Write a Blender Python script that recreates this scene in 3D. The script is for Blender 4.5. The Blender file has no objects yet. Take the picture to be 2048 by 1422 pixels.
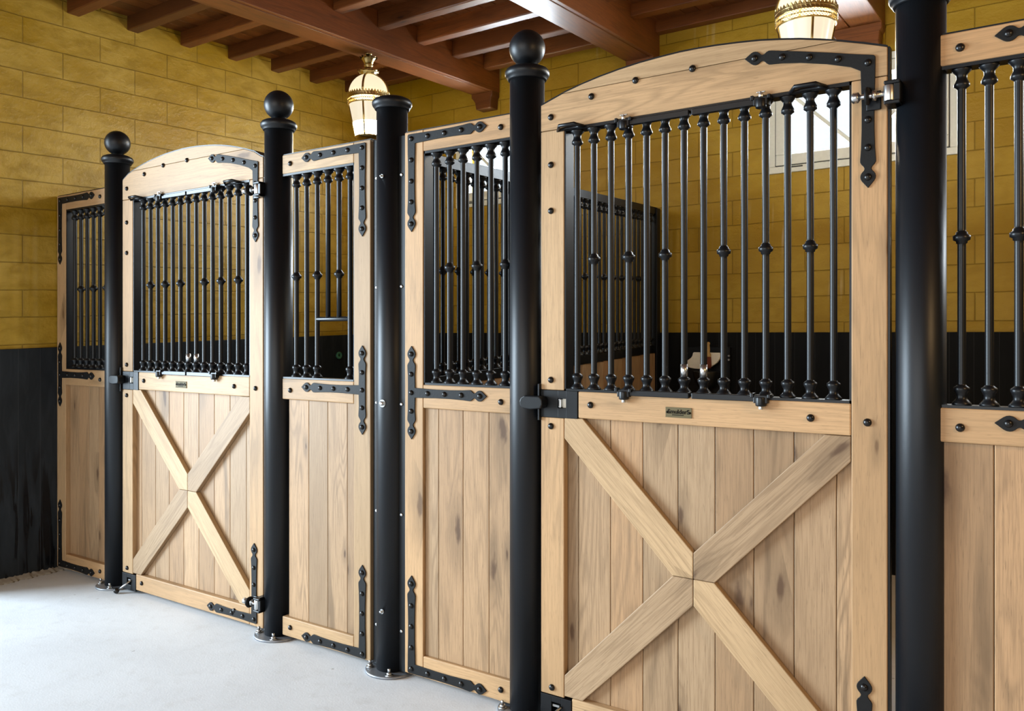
import bpy, bmesh, math, random
from mathutils import Vector, Matrix
random.seed(7)
S = bpy.context.scene
COL = S.collection
PI = math.pi

# ------------------------------------------------------------------ camera
F_PX = 1652.0
PHI = math.atan(F_PX / 2424.0)
CAM_D = 2.5438
cam = bpy.data.cameras.new('camera')
cam.sensor_width = 36.0
cam.lens = F_PX / 2048.0 * 36.0
cam.shift_y = -41.0 / 2048.0
cam.clip_start = 0.02
cam_o = bpy.data.objects.new('camera', cam)
cam_o.location = (0, -CAM_D, 1.40)
cam_o.rotation_euler = (PI / 2, 0, PHI)
COL.objects.link(cam_o)
S.camera = cam_o

# ------------------------------------------------------------------ exposure, sky
S.view_settings.view_transform = 'Standard'
S.view_settings.look = 'None'
S.view_settings.exposure = 0.13
S.view_settings.gamma = 1.0
S.view_settings.use_curve_mapping = False
w = bpy.data.worlds.new('world'); S.world = w
w.use_nodes = True
w.node_tree.nodes['Background'].inputs[0].default_value = (0.86, 0.95, 1.0, 1)
w.node_tree.nodes['Background'].inputs[1].default_value = 1.25

def area(name, loc, rot, sx, sy, power, col, spread=None):
    l = bpy.data.lights.new(name, 'AREA')
    l.shape = 'RECTANGLE'; l.size = sx; l.size_y = sy; l.energy = power; l.color = col
    if spread: l.spread = spread
    o = bpy.data.objects.new(name, l); o.location = loc; o.rotation_euler = rot
    COL.objects.link(o); return o
# daylight coming in through the open doorway in the left wall of the aisle
area('daylight_left_doorway', (-9.0, -4.0, 1.9), (0, -PI / 2 + 0.16, 0.32), 4.0, 3.2, 1500, (0.70, 0.86, 1.0))
# daylight coming in through the big doors on the far side of the aisle, behind the viewer
area('daylight_aisle_doors', (-1.6, -6.1, 1.7), (PI / 2 - 0.45, 0, 0), 5.0, 2.6, 58, (1.0, 0.965, 0.92), 2.0)
# daylight through the two seen back-wall windows and an added unseen third as fill
for wx in (-3.58, -1.07, 1.45):
    area('daylight_window', (wx, 2.96, 2.74), (-PI / 2 + 0.40, 0, 0), 0.9, 0.5, 80, (0.88, 0.95, 1.0))

# ------------------------------------------------------------------ material helpers
def N(nt, kind, loc=(0, 0), **kw):
    n = nt.nodes.new(kind)
    for k, v in kw.items():
        if k in ('operation', 'blend_type', 'data_type', 'noise_dimensions', 'feature', 'attribute_name', 'distance',
                 'use_clamp', 'voronoi_dimensions', 'interpolation_type'):
            setattr(n, k, v)
    return n
def new_mat(name):
    m = bpy.data.materials.new(name); m.use_nodes = True
    nt = m.node_tree
    b = nt.nodes['Principled BSDF']
    return m, nt, b
def L(nt, a, b): nt.links.new(a, b)
def math_n(nt, op, a, b=None, c=None, clamp=False):
    n = nt.nodes.new('ShaderNodeMath'); n.operation = op; n.use_clamp = clamp
    for i, x in enumerate((a, b, c)):
        if x is None: continue
        if isinstance(x, (int, float)): n.inputs[i].default_value = x
        else: nt.links.new(x, n.inputs[i])
    return n.outputs[0]
def mix_c(nt, f, a, b, blend='MIX'):
    n = nt.nodes.new('ShaderNodeMix'); n.data_type = 'RGBA'; n.blend_type = blend
    if isinstance(f, (int, float)): n.inputs[0].default_value = f
    else: nt.links.new(f, n.inputs[0])
    for idx, x in ((6, a), (7, b)):
        if isinstance(x, (tuple, list)): n.inputs[idx].default_value = (*x[:3], 1)
        else: nt.links.new(x, n.inputs[idx])
    return n.outputs[2]
def smooth(nt, x, lo, hi, a=0.0, b=1.0):
    n = nt.nodes.new('ShaderNodeMapRange'); n.interpolation_type = 'SMOOTHSTEP'
    nt.links.new(x, n.inputs[0])
    for i, v in zip((1, 2, 3, 4), (lo, hi, a, b)): n.inputs[i].default_value = v
    return n.outputs[0]
def combine(nt, x, y, z=0.0):
    n = nt.nodes.new('ShaderNodeCombineXYZ')
    for i, v in enumerate((x, y, z)):
        if isinstance(v, (int, float)): n.inputs[i].default_value = v
        else: nt.links.new(v, n.inputs[i])
    return n.outputs[0]
def noise(nt, vec, scale=1.0, detail=2.0, rough=0.5, dist=0.0):
    n = nt.nodes.new('ShaderNodeTexNoise')
    nt.links.new(vec, n.inputs['Vector'])
    n.inputs['Scale'].default_value = scale; n.inputs['Detail'].default_value = detail
    n.inputs['Roughness'].default_value = rough; n.inputs['Distortion'].default_value = dist
    return n.outputs[0]
def bump(nt, b, h, strength, dist=0.002):
    n = nt.nodes.new('ShaderNodeBump'); n.inputs['Strength'].default_value = strength
    n.inputs['Distance'].default_value = dist
    nt.links.new(h, n.inputs['Height']); nt.links.new(n.outputs[0], b.inputs['Normal'])

def wood_mat(name, light, dark, knotc, ringdark=0.35, rough=0.5, knots=0.8, coat=0.0, blotch=0.5, fiber=0.22, tonemix=0.8, huemix=0.55, spec=0.22):
    m, nt, b = new_mat(name)
    uv = nt.nodes.new('ShaderNodeUVMap'); uv.uv_map = 'UVMap'
    sp = nt.nodes.new('ShaderNodeSeparateXYZ'); L(nt, uv.outputs[0], sp.inputs[0])
    u, v = sp.outputs[0], sp.outputs[1]
    at = nt.nodes.new('ShaderNodeAttribute'); at.attribute_name = 'tone'
    tone = at.outputs['Fac']
    # warp by knots
    kv = combine(nt, math_n(nt, 'MULTIPLY', u, 1.9), math_n(nt, 'MULTIPLY', v, 6.5))
    vo = nt.nodes.new('ShaderNodeTexVoronoi'); vo.voronoi_dimensions = '2D'
    L(nt, kv, vo.inputs['Vector']); vo.inputs['Scale'].default_value = 1.0
    kd = vo.outputs['Distance']
    kr = nt.nodes.new('ShaderNodeSeparateColor'); L(nt, vo.outputs['Color'], kr.inputs[0])
    gate = smooth(nt, kr.outputs[0], knots, knots + 0.04)
    size = math_n(nt, 'MULTIPLY_ADD', kr.outputs[1], 0.13, 0.06)
    kn = math_n(nt, 'DIVIDE', kd, size)
    jit = noise(nt, combine(nt, math_n(nt, 'MULTIPLY', u, 14), math_n(nt, 'MULTIPLY', v, 40)), 1, 3)
    kn = math_n(nt, 'ADD', kn, math_n(nt, 'MULTIPLY', math_n(nt, 'SUBTRACT', jit, 0.5), 1.3))
    core = math_n(nt, 'MULTIPLY', smooth(nt, kn, 0.75, 0.15), gate)
    halo = math_n(nt, 'MULTIPLY', smooth(nt, kn, 2.9, 0.5), gate)
    # cathedral grain
    base = noise(nt, combine(nt, math_n(nt, 'MULTIPLY', u, 0.75), math_n(nt, 'MULTIPLY', v, 7.5), math_n(nt, 'MULTIPLY', tone, 9.0)), 1, 2, 0.45, 0.35)
    ph = math_n(nt, 'ADD', math_n(nt, 'MULTIPLY', base, 95.0), math_n(nt, 'MULTIPLY', halo, 7.0))
    ring = math_n(nt, 'POWER', math_n(nt, 'MULTIPLY_ADD', math_n(nt, 'SINE', ph), 0.5, 0.5), 2.2)
    ringmask = smooth(nt, noise(nt, combine(nt, math_n(nt, 'MULTIPLY', u, 1.3), math_n(nt, 'MULTIPLY', v, 12), tone), 1, 1), 0.35, 0.7)
    fib = noise(nt, combine(nt, math_n(nt, 'MULTIPLY', u, 7), math_n(nt, 'MULTIPLY', v, 210)), 1, 3, 0.6)
    blot = noise(nt, combine(nt, math_n(nt, 'MULTIPLY', u, 1.6), math_n(nt, 'MULTIPLY', v, 13), math_n(nt, 'MULTIPLY', tone, 3.0)), 1, 3, 0.55, 0.6)
    pores = smooth(nt, noise(nt, combine(nt, math_n(nt, 'MULTIPLY', u, 22), math_n(nt, 'MULTIPLY', v, 330)), 1, 2), 0.60, 0.74)
    c = mix_c(nt, math_n(nt, 'MULTIPLY', tone, tonemix), light, dark)
    hue = math_n(nt, 'FRACT', math_n(nt, 'MULTIPLY', tone, 7.31))
    c = mix_c(nt, math_n(nt, 'MULTIPLY', hue, huemix), c, (light[0] * 1.02, light[1] * 0.80, light[2] * 0.62))
    drift = noise(nt, combine(nt, math_n(nt, 'MULTIPLY', u, 1.1), math_n(nt, 'MULTIPLY', v, 2.2), 4.0), 1, 2)
    c = mix_c(nt, smooth(nt, drift, 0.42, 0.72, 0.0, 0.45), c, dark)
    c = mix_c(nt, math_n(nt, 'MULTIPLY', math_n(nt, 'MULTIPLY', ring, ringmask), ringdark), c, dark)
    c = mix_c(nt, math_n(nt, 'MULTIPLY', smooth(nt, fib, 0.40, 0.66), fiber), c, dark)
    c = mix_c(nt, math_n(nt, 'MULTIPLY', smooth(nt, blot, 0.56, 0.80), blotch), c, tuple(0.62 * q for q in dark))
    c = mix_c(nt, math_n(nt, 'MULTIPLY', pores, 0.40), c, tuple(0.5 * q for q in dark))
    c = mix_c(nt, math_n(nt, 'MULTIPLY', halo, 0.45), c, tuple(0.6 * q for q in dark))
    c = mix_c(nt, math_n(nt, 'MULTIPLY', core, 0.85), c, knotc)
    L(nt, c, b.inputs['Base Color'])
    b.inputs['Roughness'].default_value = rough
    b.inputs['Specular IOR Level'].default_value = spec
    if coat:
        b.inputs['Coat Weight'].default_value = coat; b.inputs['Coat Roughness'].default_value = 0.22
    bump(nt, b, math_n(nt, 'SUBTRACT', fib, math_n(nt, 'MULTIPLY', core, 0.5)), 0.12, 0.001)
    return m

def simple(name, col, rough=0.5, metal=0.0, bumpscale=None, bumpstr=0.2, coat=0.0, spec=0.5):
    m, nt, b = new_mat(name)
    tc = nt.nodes.new('ShaderNodeTexCoord')
    n = noise(nt, tc.outputs['Object'], 60.0 if bumpscale is None else bumpscale, 3)
    L(nt, mix_c(nt, math_n(nt, 'MULTIPLY', n, 0.5), col, tuple(q * 0.7 for q in col)), b.inputs['Base Color'])
    b.inputs['Roughness'].default_value = rough; b.inputs['Metallic'].default_value = metal; b.inputs['Specular IOR Level'].default_value = spec
    if coat: b.inputs['Coat Weight'].default_value = coat
    if bumpscale: bump(nt, b, n, bumpstr, 0.001)
    return m

def masonry(name, axis, tilt, zoff, off, seedz, ca, cb, spec):
    m, nt, b = new_mat(name)
    tc = nt.nodes.new('ShaderNodeTexCoord')
    sp = nt.nodes.new('ShaderNodeSeparateXYZ'); L(nt, tc.outputs['Object'], sp.inputs[0])
    h = sp.outputs[axis]
    z = math_n(nt, 'ADD', math_n(nt, 'SUBTRACT', sp.outputs[2], math_n(nt, 'MULTIPLY', h, tilt)), zoff)
    wob = noise(nt, combine(nt, math_n(nt, 'MULTIPLY', h, 3), math_n(nt, 'MULTIPLY', z, 9), seedz), 1, 2)
    zz = math_n(nt, 'ADD', z, math_n(nt, 'MULTIPLY', math_n(nt, 'SUBTRACT', wob, 0.5), 0.012))
    br = nt.nodes.new('ShaderNodeTexBrick')
    L(nt, combine(nt, math_n(nt, 'ADD', h, off), zz), br.inputs['Vector'])
    br.offset = 0.5
    br.inputs['Scale'].default_value = 1.0
    br.inputs['Brick Width'].default_value = 0.46; br.inputs['Row Height'].default_value = 0.1585
    br.inputs['Mortar Size'].default_value = 0.0035; br.inputs['Mortar Smooth'].default_value = 0.6
    br.inputs['Bias'].default_value = 0.0
    br.inputs['Color1'].default_value = (0, 0, 0, 1); br.inputs['Color2'].default_value = (1, 1, 1, 1)
    br.inputs['Mortar'].default_value = (0.5, 0.5, 0.5, 1)
    sc = nt.nodes.new('ShaderNodeSeparateColor'); L(nt, br.outputs['Color'], sc.inputs[0])
    big = noise(nt, combine(nt, math_n(nt, 'MULTIPLY', h, 1.6), math_n(nt, 'MULTIPLY', z, 3.0), seedz), 1, 3, 0.55, 0.4)
    med = noise(nt, combine(nt, math_n(nt, 'MULTIPLY', h, 7), math_n(nt, 'MULTIPLY', z, 14), seedz), 1, 4, 0.6, 0.3)
    fine = noise(nt, tc.outputs['Object'], 45, 4, 0.6)
    c = mix_c(nt, smooth(nt, big, 0.3, 0.72), ca, cb)
    c = mix_c(nt, math_n(nt, 'MULTIPLY', smooth(nt, med, 0.40, 0.70), 0.75), c, (0.27, 0.16, 0.006))
    c = mix_c(nt, math_n(nt, 'MULTIPLY', sc.outputs[0], 0.22), c, (0.50, 0.35, 0.07))
    sheen_streak = smooth(nt, noise(nt, combine(nt, math_n(nt, 'MULTIPLY', h, 20), math_n(nt, 'MULTIPLY', z, 1.3), seedz + 3.0), 1, 2), 0.60, 0.75)
    patch = smooth(nt, noise(nt, combine(nt, math_n(nt, 'MULTIPLY', h, 1.1), math_n(nt, 'MULTIPLY', z, 1.5), seedz + 9.0), 1, 1), 0.55, 0.7)
    c = mix_c(nt, math_n(nt, 'MULTIPLY', math_n(nt, 'MULTIPLY', sheen_streak, patch), 0.5), c, (0.62, 0.53, 0.36))  # whitish reflections on the wall, put into the colour as random streaks
    c = mix_c(nt, math_n(nt, 'MULTIPLY', br.outputs['Fac'], 0.5), c, (0.20, 0.115, 0.01))
    L(nt, c, b.inputs['Base Color'])
    b.inputs['Roughness'].default_value = 0.42
    b.inputs['Specular IOR Level'].default_value = spec
    hgt = math_n(nt, 'SUBTRACT', math_n(nt, 'MULTIPLY', math_n(nt, 'ADD', fine, math_n(nt, 'MULTIPLY', med, 1.6)), 0.45), math_n(nt, 'MULTIPLY', br.outputs['Fac'], 1.0))
    bump(nt, b, hgt, 0.9, 0.008)
    return m

def wainscot(name, axis, base_a, base_b, spec):
    m, nt, b = new_mat(name)
    tc = nt.nodes.new('ShaderNodeTexCoord')
    sp = nt.nodes.new('ShaderNodeSeparateXYZ'); L(nt, tc.outputs['Object'], sp.inputs[0])
    h = sp.outputs[axis]; z = sp.outputs[2]
    fr = math_n(nt, 'FRACT', math_n(nt, 'DIVIDE', math_n(nt, 'ADD', h, 10.223), 0.122))
    seam = smooth(nt, math_n(nt, 'ABSOLUTE', math_n(nt, 'SUBTRACT', fr, 0.5)), 0.485, 0.497)
    n1 = noise(nt, combine(nt, math_n(nt, 'MULTIPLY', h, 18), math_n(nt, 'MULTIPLY', z, 4)), 1, 3, 0.6, 0.5)
    drip = math_n(nt, 'MULTIPLY', smooth(nt, noise(nt, combine(nt, math_n(nt, 'MULTIPLY', h, 26), math_n(nt, 'MULTIPLY', z, 2.2)), 1, 2, 0.5, 0.7), 0.52, 0.58), smooth(nt, z, 0.85, 0.45))
    c = mix_c(nt, smooth(nt, n1, 0.3, 0.8), base_a, base_b)
    c = mix_c(nt, drip, c, (0.004, 0.005, 0.007))
    c = mix_c(nt, math_n(nt, 'MULTIPLY', seam, 0.6), c, (0.04, 0.045, 0.05))
    L(nt, c, b.inputs['Base Color'])
    L(nt, math_n(nt, 'SUBTRACT', 0.62, math_n(nt, 'MULTIPLY', drip, 0.35)), b.inputs['Roughness'])
    b.inputs['Specular IOR Level'].default_value = spec
    bump(nt, b, math_n(nt, 'SUBTRACT', math_n(nt, 'MULTIPLY', n1, 0.4), seam), 0.35, 0.004)
    return m

M = {}
M['oak'] = wood_mat('oak_boards', (0.475, 0.335, 0.200), (0.22, 0.140, 0.077), (0.085, 0.045, 0.024), ringdark=0.6, knots=0.62, blotch=0.75, fiber=0.5)
M['oak_frame'] = wood_mat('oak_frame', (0.52, 0.355, 0.195), (0.27, 0.172, 0.088), (0.12, 0.065, 0.03), ringdark=0.5, knots=0.80, blotch=0.6, fiber=0.36, tonemix=0.6)
M['brown'] = wood_mat('varnished_brown_wood', (0.215, 0.072, 0.016), (0.060, 0.019, 0.005), (0.02, 0.007, 0.003), ringdark=0.4, rough=0.5, knots=0.9, coat=0.12, spec=0.32, blotch=0.5, fiber=0.35, tonemix=0.9)
M['black'] = simple('black_powder_coated_steel', (0.005, 0.006, 0.0075), 0.36, 0.0, 260, 0.10, spec=0.32)
M['post'] = simple('black_painted_post', (0.0045, 0.0060, 0.0085), 0.42, 0.0, 120, 0.14, spec=0.36)
M['strap'] = simple('wrought_black_iron', (0.010, 0.010, 0.010), 0.55, 0.0, 150, 0.35, spec=0.18)
M['rivet'] = simple('black_dome_bolt', (0.007, 0.0065, 0.0065), 0.28, 0.0, spec=0.4)
M['chrome'] = simple('bright_zinc_steel', (0.60, 0.61, 0.61), 0.32, 1.0)
M['galv'] = simple('galvanised_base_plate', (0.33, 0.35, 0.38), 0.42, 0.75)
M['brass'] = simple('polished_brass', (0.62, 0.47, 0.20), 0.28, 1.0)
M['white'] = simple('white_plastic', (0.88, 0.86, 0.76), 0.5)
M['pvc'] = simple('white_window_plastic', (0.66, 0.68, 0.62), 0.35)
M['seal'] = simple('dark_window_seal', (0.03, 0.03, 0.028), 0.6)
M['green'] = simple('green_plastic', (0.05, 0.20, 0.12), 0.45)
M['plate'] = simple('antique_brass_plate', (0.14, 0.115, 0.06), 0.6, 0.0, spec=0.15)
M['letter'] = simple('dark_plate_lettering', (0.006, 0.004, 0.002), 0.6, 0.0, spec=0.1)
M['bristle'] = simple('red_brown_bristles', (0.16, 0.03, 0.012), 0.8)
M['handle'] = simple('pale_turned_wood', (0.50, 0.33, 0.12), 0.5)
M['wall_left'] = masonry('ochre_painted_blocks_left', 1, 0.036, 0.075, 10.08, 1.0, (0.46, 0.305, 0.050), (0.33, 0.190, 0.003), 0.32)
M['wall_back'] = masonry('ochre_painted_blocks_back_shaded', 0, 0.0, 10 * 0.1585 - 0.052, 10.12, 5.0, (0.35, 0.225, 0.018), (0.25, 0.140, 0.001), 0.2)  # same ochre paint; the dimness inside the stalls is put into a darker colour
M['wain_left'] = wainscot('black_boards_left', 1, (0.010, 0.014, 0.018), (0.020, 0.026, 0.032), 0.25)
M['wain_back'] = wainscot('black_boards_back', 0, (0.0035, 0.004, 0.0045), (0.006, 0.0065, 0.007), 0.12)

def glow(name, col, strength):
    m, nt, b = new_mat(name)
    b.inputs['Base Color'].default_value = (0.35, 0.33, 0.27, 1)
    b.inputs['Roughness'].default_value = 0.25
    b.inputs['Emission Color'].default_value = (*col, 1)
    b.inputs['Emission Strength'].default_value = strength
    return m
M['glass_bright'] = glow('lit_opal_glass_bright', (1.0, 0.84, 0.58), 130.0)
M['glass_dome'] = glow('lit_opal_glass_dome', (1.0, 0.86, 0.58), 0.85)
M['glass_soft'] = glow('lit_opal_glass_soft', (1.0, 0.88, 0.66), 0.72)

def pane_mat():
    m, nt, b = new_mat('window_glass')
    out = nt.nodes['Material Output']
    tr = nt.nodes.new('ShaderNodeBsdfTransparent'); tr.inputs[0].default_value = (0.96, 0.98, 1, 1)
    gl = nt.nodes.new('ShaderNodeBsdfGlossy'); gl.inputs['Roughness'].default_value = 0.03
    mx = nt.nodes.new('ShaderNodeMixShader'); mx.inputs[0].default_value = 0.06
    L(nt, tr.outputs[0], mx.inputs[1]); L(nt, gl.outputs[0], mx.inputs[2]); L(nt, mx.outputs[0], out.inputs[0])
    return m
M['pane'] = pane_mat()

def floor_mat():
    m, nt, b = new_mat('pale_concrete')
    tc = nt.nodes.new('ShaderNodeTexCoord'); P = tc.outputs['Object']
    a = noise(nt, P, 1.3, 4, 0.6, 0.4); f = noise(nt, P, 14, 4, 0.6); g = noise(nt, P, 120, 3)
    c = mix_c(nt, smooth(nt, a, 0.3, 0.72), (0.74, 0.765, 0.785), (0.66, 0.68, 0.70))
    c = mix_c(nt, math_n(nt, 'MULTIPLY', smooth(nt, f, 0.5, 0.75), 0.35), c, (0.57, 0.57, 0.56))
    vo = nt.nodes.new('ShaderNodeTexVoronoi'); L(nt, P, vo.inputs['Vector']); vo.inputs['Scale'].default_value = 7
    sc = nt.nodes.new('ShaderNodeSeparateColor'); L(nt, vo.outputs['Color'], sc.inputs[0])
    sd = math_n(nt, 'ADD', vo.outputs['Distance'], math_n(nt, 'MULTIPLY', math_n(nt, 'SUBTRACT', noise(nt, P, 90, 2), 0.5), 0.10))
    speck = math_n(nt, 'MULTIPLY', smooth(nt, sd, 0.06, 0.03), smooth(nt, sc.outputs[0], 0.62, 0.66))
    c = mix_c(nt, math_n(nt, 'MULTIPLY', speck, 0.5), c, (0.26, 0.24, 0.2))
    L(nt, c, b.inputs['Base Color']); b.inputs['Roughness'].default_value = 0.62
    bump(nt, b, math_n(nt, 'ADD', f, math_n(nt, 'MULTIPLY', g, 0.5)), 0.25, 0.003)
    return m
M['floor'] = floor_mat()
M['plaster'] = simple('rough_mortar', (0.36, 0.33, 0.27), 0.9, 0, 30, 0.9)

# ------------------------------------------------------------------ mesh builder
class MB:
    def __init__(self):
        self.v = []; self.f = []; self.uv = []; self.t = []; self.s = []
    def add(self, verts, faces, uvs=None, tone=0.3, smooth=False):
        o = len(self.v); self.v += [tuple(p) for p in verts]
        for i, fc in enumerate(faces):
            self.f.append([o + k for k in fc])
            self.uv.append(uvs[i] if uvs else [(verts[k][0], verts[k][2]) for k in fc])
            self.t.append(tone); self.s.append(smooth)
        return self
    def box(self, x0, x1, y0, y1, z0, z1, grain='z', tone=None, zf=None):
        if tone is None: tone = random.random()
        vs = [(x, y, z) for x in (x0, x1) for y in (y0, y1) for z in (z0, z1)]
        if zf: vs = [(x, y, zf(x, y, z)) for x, y, z in vs]
        fs = [(0, 1, 3, 2), (4, 6, 7, 5), (0, 4, 5, 1), (2, 3, 7, 6), (0, 2, 6, 4), (1, 5, 7, 3)]
        ou, ov = random.uniform(0, 40), random.uniform(0, 40)
        gi = 'xyz'.index(grain); oth = [i for i in range(3) if i != gi]
        uvs = [[(vs[k][gi] + ou, vs[k][oth[0]] + vs[k][oth[1]] + ov) for k in fc] for fc in fs]
        return self.add(vs, fs, uvs, tone)
    def prism(self, poly, y0, y1, gd=(1, 0), tone=None, axis='y', smooth=False):
        if tone is None: tone = random.random()
        n = len(poly); ou, ov = random.uniform(0, 40), random.uniform(0, 40)
        def P(a, b, c):
            return {'y': (a, c, b), 'x': (c, a, b), 'z': (a, b, c)}[axis]
        vs = [P(a, b, y0) for a, b in poly] + [P(a, b, y1) for a, b in poly]
        fs = [tuple(range(n)), tuple(range(2 * n - 1, n - 1, -1))] + [(i, (i + 1) % n, (i + 1) % n + n, i + n) for i in range(n)]
        gx, gz = gd
        def U(k):
            a, b = poly[k % n]; c = y0 if k < n else y1
            return (a * gx + b * gz + ou, -a * gz + b * gx + c + ov)
        self.add(vs, fs, [[U(k) for k in fc] for fc in fs], tone)
        if smooth:
            for i in range(2, 2 + n): self.s[-n - 2 + i] = True
        return self
    def lathe(self, prof, c=(0, 0, 0), n=24, axis=(0, 0, 1), tone=0.3, cap=True):
        ax = Vector(axis).normalized()
        q = Vector((0, 0, 1)).rotation_difference(ax)
        c = Vector(c); vs = []; fs = []
        for (z, r) in prof:
            for i in range(n):
                a = 2 * PI * i / n
                vs.append(tuple(c + q @ Vector((r * math.cos(a), r * math.sin(a), z))))
        for j in range(len(prof) - 1):
            for i in range(n):
                fs.append((j * n + i, j * n + (i + 1) % n, (j + 1) * n + (i + 1) % n, (j + 1) * n + i))
        self.add(vs, fs, None, tone, True)
        if cap:
            o = len(self.v) - len(vs)
            self.f.append([o + i for i in range(n)][::-1]); self.f.append([o + (len(prof) - 1) * n + i for i in range(n)])
            for _ in range(2): self.uv.append([(0, 0)] * n); self.t.append(tone); self.s.append(False)
        return self
    def tube(self, p0, p1, r, n=12, r1=None):
        p0, p1 = Vector(p0), Vector(p1); l = (p1 - p0).length
        return self.lathe([(0, r), (l, r if r1 is None else r1)], p0, n, p1 - p0)
    def path(self, pts, r, n=8, closed=False):
        pts = [Vector(p) for p in pts]; m = len(pts); vs = []; fs = []
        up = Vector((0.13, 0.37, 0.92)).normalized()
        for i, p in enumerate(pts):
            a = pts[(i - 1) % m] if (closed or i > 0) else p
            b = pts[(i + 1) % m] if (closed or i < m - 1) else p
            t = (b - a).normalized(); u = t.cross(up).normalized(); v = t.cross(u)
            for k in range(n):
                an = 2 * PI * k / n; vs.append(tuple(p + (u * math.cos(an) + v * math.sin(an)) * r))
        for i in range(m if closed else m - 1):
            for k in range(n):
                j = (i + 1) % m
                fs.append((i * n + k, i * n + (k + 1) % n, j * n + (k + 1) % n, j * n + k))
        if not closed: fs += [tuple(range(n))[::-1], tuple((m - 1) * n + k for k in range(n))]
        return self.add(vs, fs, None, 0.3, True)
    def sphere(self, c, r, n=28, m=16, sx=1, sy=1, sz=1):
        vs = [(c[0], c[1], c[2] - r * sz)]; fs = []
        for j in range(1, m):
            th = PI * j / m - PI / 2
            for i in range(n):
                a = 2 * PI * i / n
                vs.append((c[0] + sx * r * math.cos(th) * math.cos(a), c[1] + sy * r * math.cos(th) * math.sin(a), c[2] + sz * r * math.sin(th)))
        vs.append((c[0], c[1], c[2] + r * sz)); T = len(vs) - 1
        for i in range(n):
            fs.append((0, 1 + (i + 1) % n, 1 + i)); fs.append((T, T - n + i, T - n + (i + 1) % n))
        for j in range(m - 2):
            for i in range(n):
                fs.append((1 + j * n + i, 1 + j * n + (i + 1) % n, 1 + (j + 1) * n + (i + 1) % n, 1 + (j + 1) * n + i))
        return self.add(vs, fs, None, 0.3, True)
    def mesh(self, name, mat):
        me = bpy.data.meshes.new(name)
        me.from_pydata(self.v, [], self.f)
        me.uv_layers.new(name='UVMap')
        me.attributes.new('tone', 'FLOAT', 'CORNER')
        me.uv_layers['UVMap'].data.foreach_set('uv', [c for u in self.uv for q in u for c in q])
        me.attributes['tone'].data.foreach_set('value', [self.t[i] for i, fc in enumerate(self.f) for _ in fc])
        me.polygons.foreach_set('use_smooth', self.s)
        bm = bmesh.new(); bm.from_mesh(me); bmesh.ops.recalc_face_normals(bm, faces=bm.faces); bm.to_mesh(me); bm.free()
        me.materials.append(mat)
        return me
    def build(self, name, mat, parent=None, bevel=0.0, loc=None):
        o = bpy.data.objects.new(name, self.mesh(name, mat)); COL.objects.link(o)
        if parent: o.parent = parent
        if loc: o.location = loc
        if bevel:
            b = o.modifiers.new('bevel', 'BEVEL'); b.width = bevel; b.segments = 2; b.limit_method = 'ANGLE'; b.angle_limit = 0.6
        return o

def put(name, me, parent, loc, rot=None, scale=None):
    o = bpy.data.objects.new(name, me); COL.objects.link(o); o.parent = parent; o.location = loc
    if rot: o.rotation_euler = rot
    if scale: o.scale = scale
    return o
def thing(name, label, cat, loc=(0, 0, 0), group=None):
    o = bpy.data.objects.new(name, None); COL.objects.link(o); o.location = loc; o.empty_display_size = 0.1
    o['label'] = label; o['category'] = cat
    if group: o['group'] = group
    return o
def tag(o, label, cat, group=None):
    o['label'] = label; o['category'] = cat
    if group: o['group'] = group
    return o
def struct(name, mb, mat, bevel=0.0):
    o = mb.build(name, mat, None, bevel); o['kind'] = 'structure'; return o

# ------------------------------------------------------------------ room
XL, YB = -5.03, 2.70
struct('floor', MB().box(-5.4, 6.0, -6.4, 3.0, -0.12, 0.0), M['floor'])
ZC = lambda y: 3.430 + 0.037 * y            # underside of the ceiling boards
CT = 3.9
# left wall: doorway into the aisle from y=-0.75 to -4.0
wl = MB()
wl.box(XL - 0.3, XL, -0.62, YB + 0.3, 0, CT)
wl.box(XL - 0.3, XL, -4.05, -0.62, 2.95, CT)
wl.box(XL - 0.3, XL, -6.4, -4.05, 0, CT)
wall_l = struct('wall_left', wl, M['wall_left'])
wz = lambda x, y, z: z if z < 1 else 1.328 + 0.031 * y
wn = MB(); wn.box(XL - 0.01, XL + 0.012, -0.62, YB, 0, 1.4, zf=wz)
wn.build('wainscot', M['wain_left'], wall_l, 0.004)
# back wall with two window openings and a third, unseen, added for fill light
W = [(-4.11, -3.05), (-1.60, -0.54), (0.92, 1.98)]
WZ0, WZ1 = 2.425, 3.045
bw = MB()
bw.box(XL - 0.3, 6.0, YB, YB + 0.3, 0, WZ0)
bw.box(XL - 0.3, 6.0, YB, YB + 0.3, WZ1, CT)
xs = [XL - 0.3, W[0][0], W[0][1], W[1][0], W[1][1], W[2][0], W[2][1], 6.0]
for a, b in ((xs[0], xs[1]), (xs[2], xs[3]), (xs[4], xs[5]), (xs[6], xs[7])):
    bw.box(a, b, YB, YB + 0.3, WZ0, WZ1)
wall_b = struct('wall_back', bw, M['wall_back'])
wn = MB(); wn.box(XL + 0.012, 6.0, YB - 0.014, YB + 0.01, 0, 1.417)
wn.build('wainscot', M['wain_back'], wall_b, 0.004)
# far side of the aisle and right end
wf = MB()
wf.box(XL - 0.3, -3.9, -6.4, -6.2, 0, CT); wf.box(1.5, 6.0, -6.4, -6.2, 0, CT); wf.box(-3.9, 1.5, -6.4, -6.2, 3.1, CT)
struct('wall_front', wf, M['wall_back'])
struct('wall_right', MB().box(6.0, 6.2, -6.4, 3.0, 0, CT), M['wall_back'])

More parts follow.
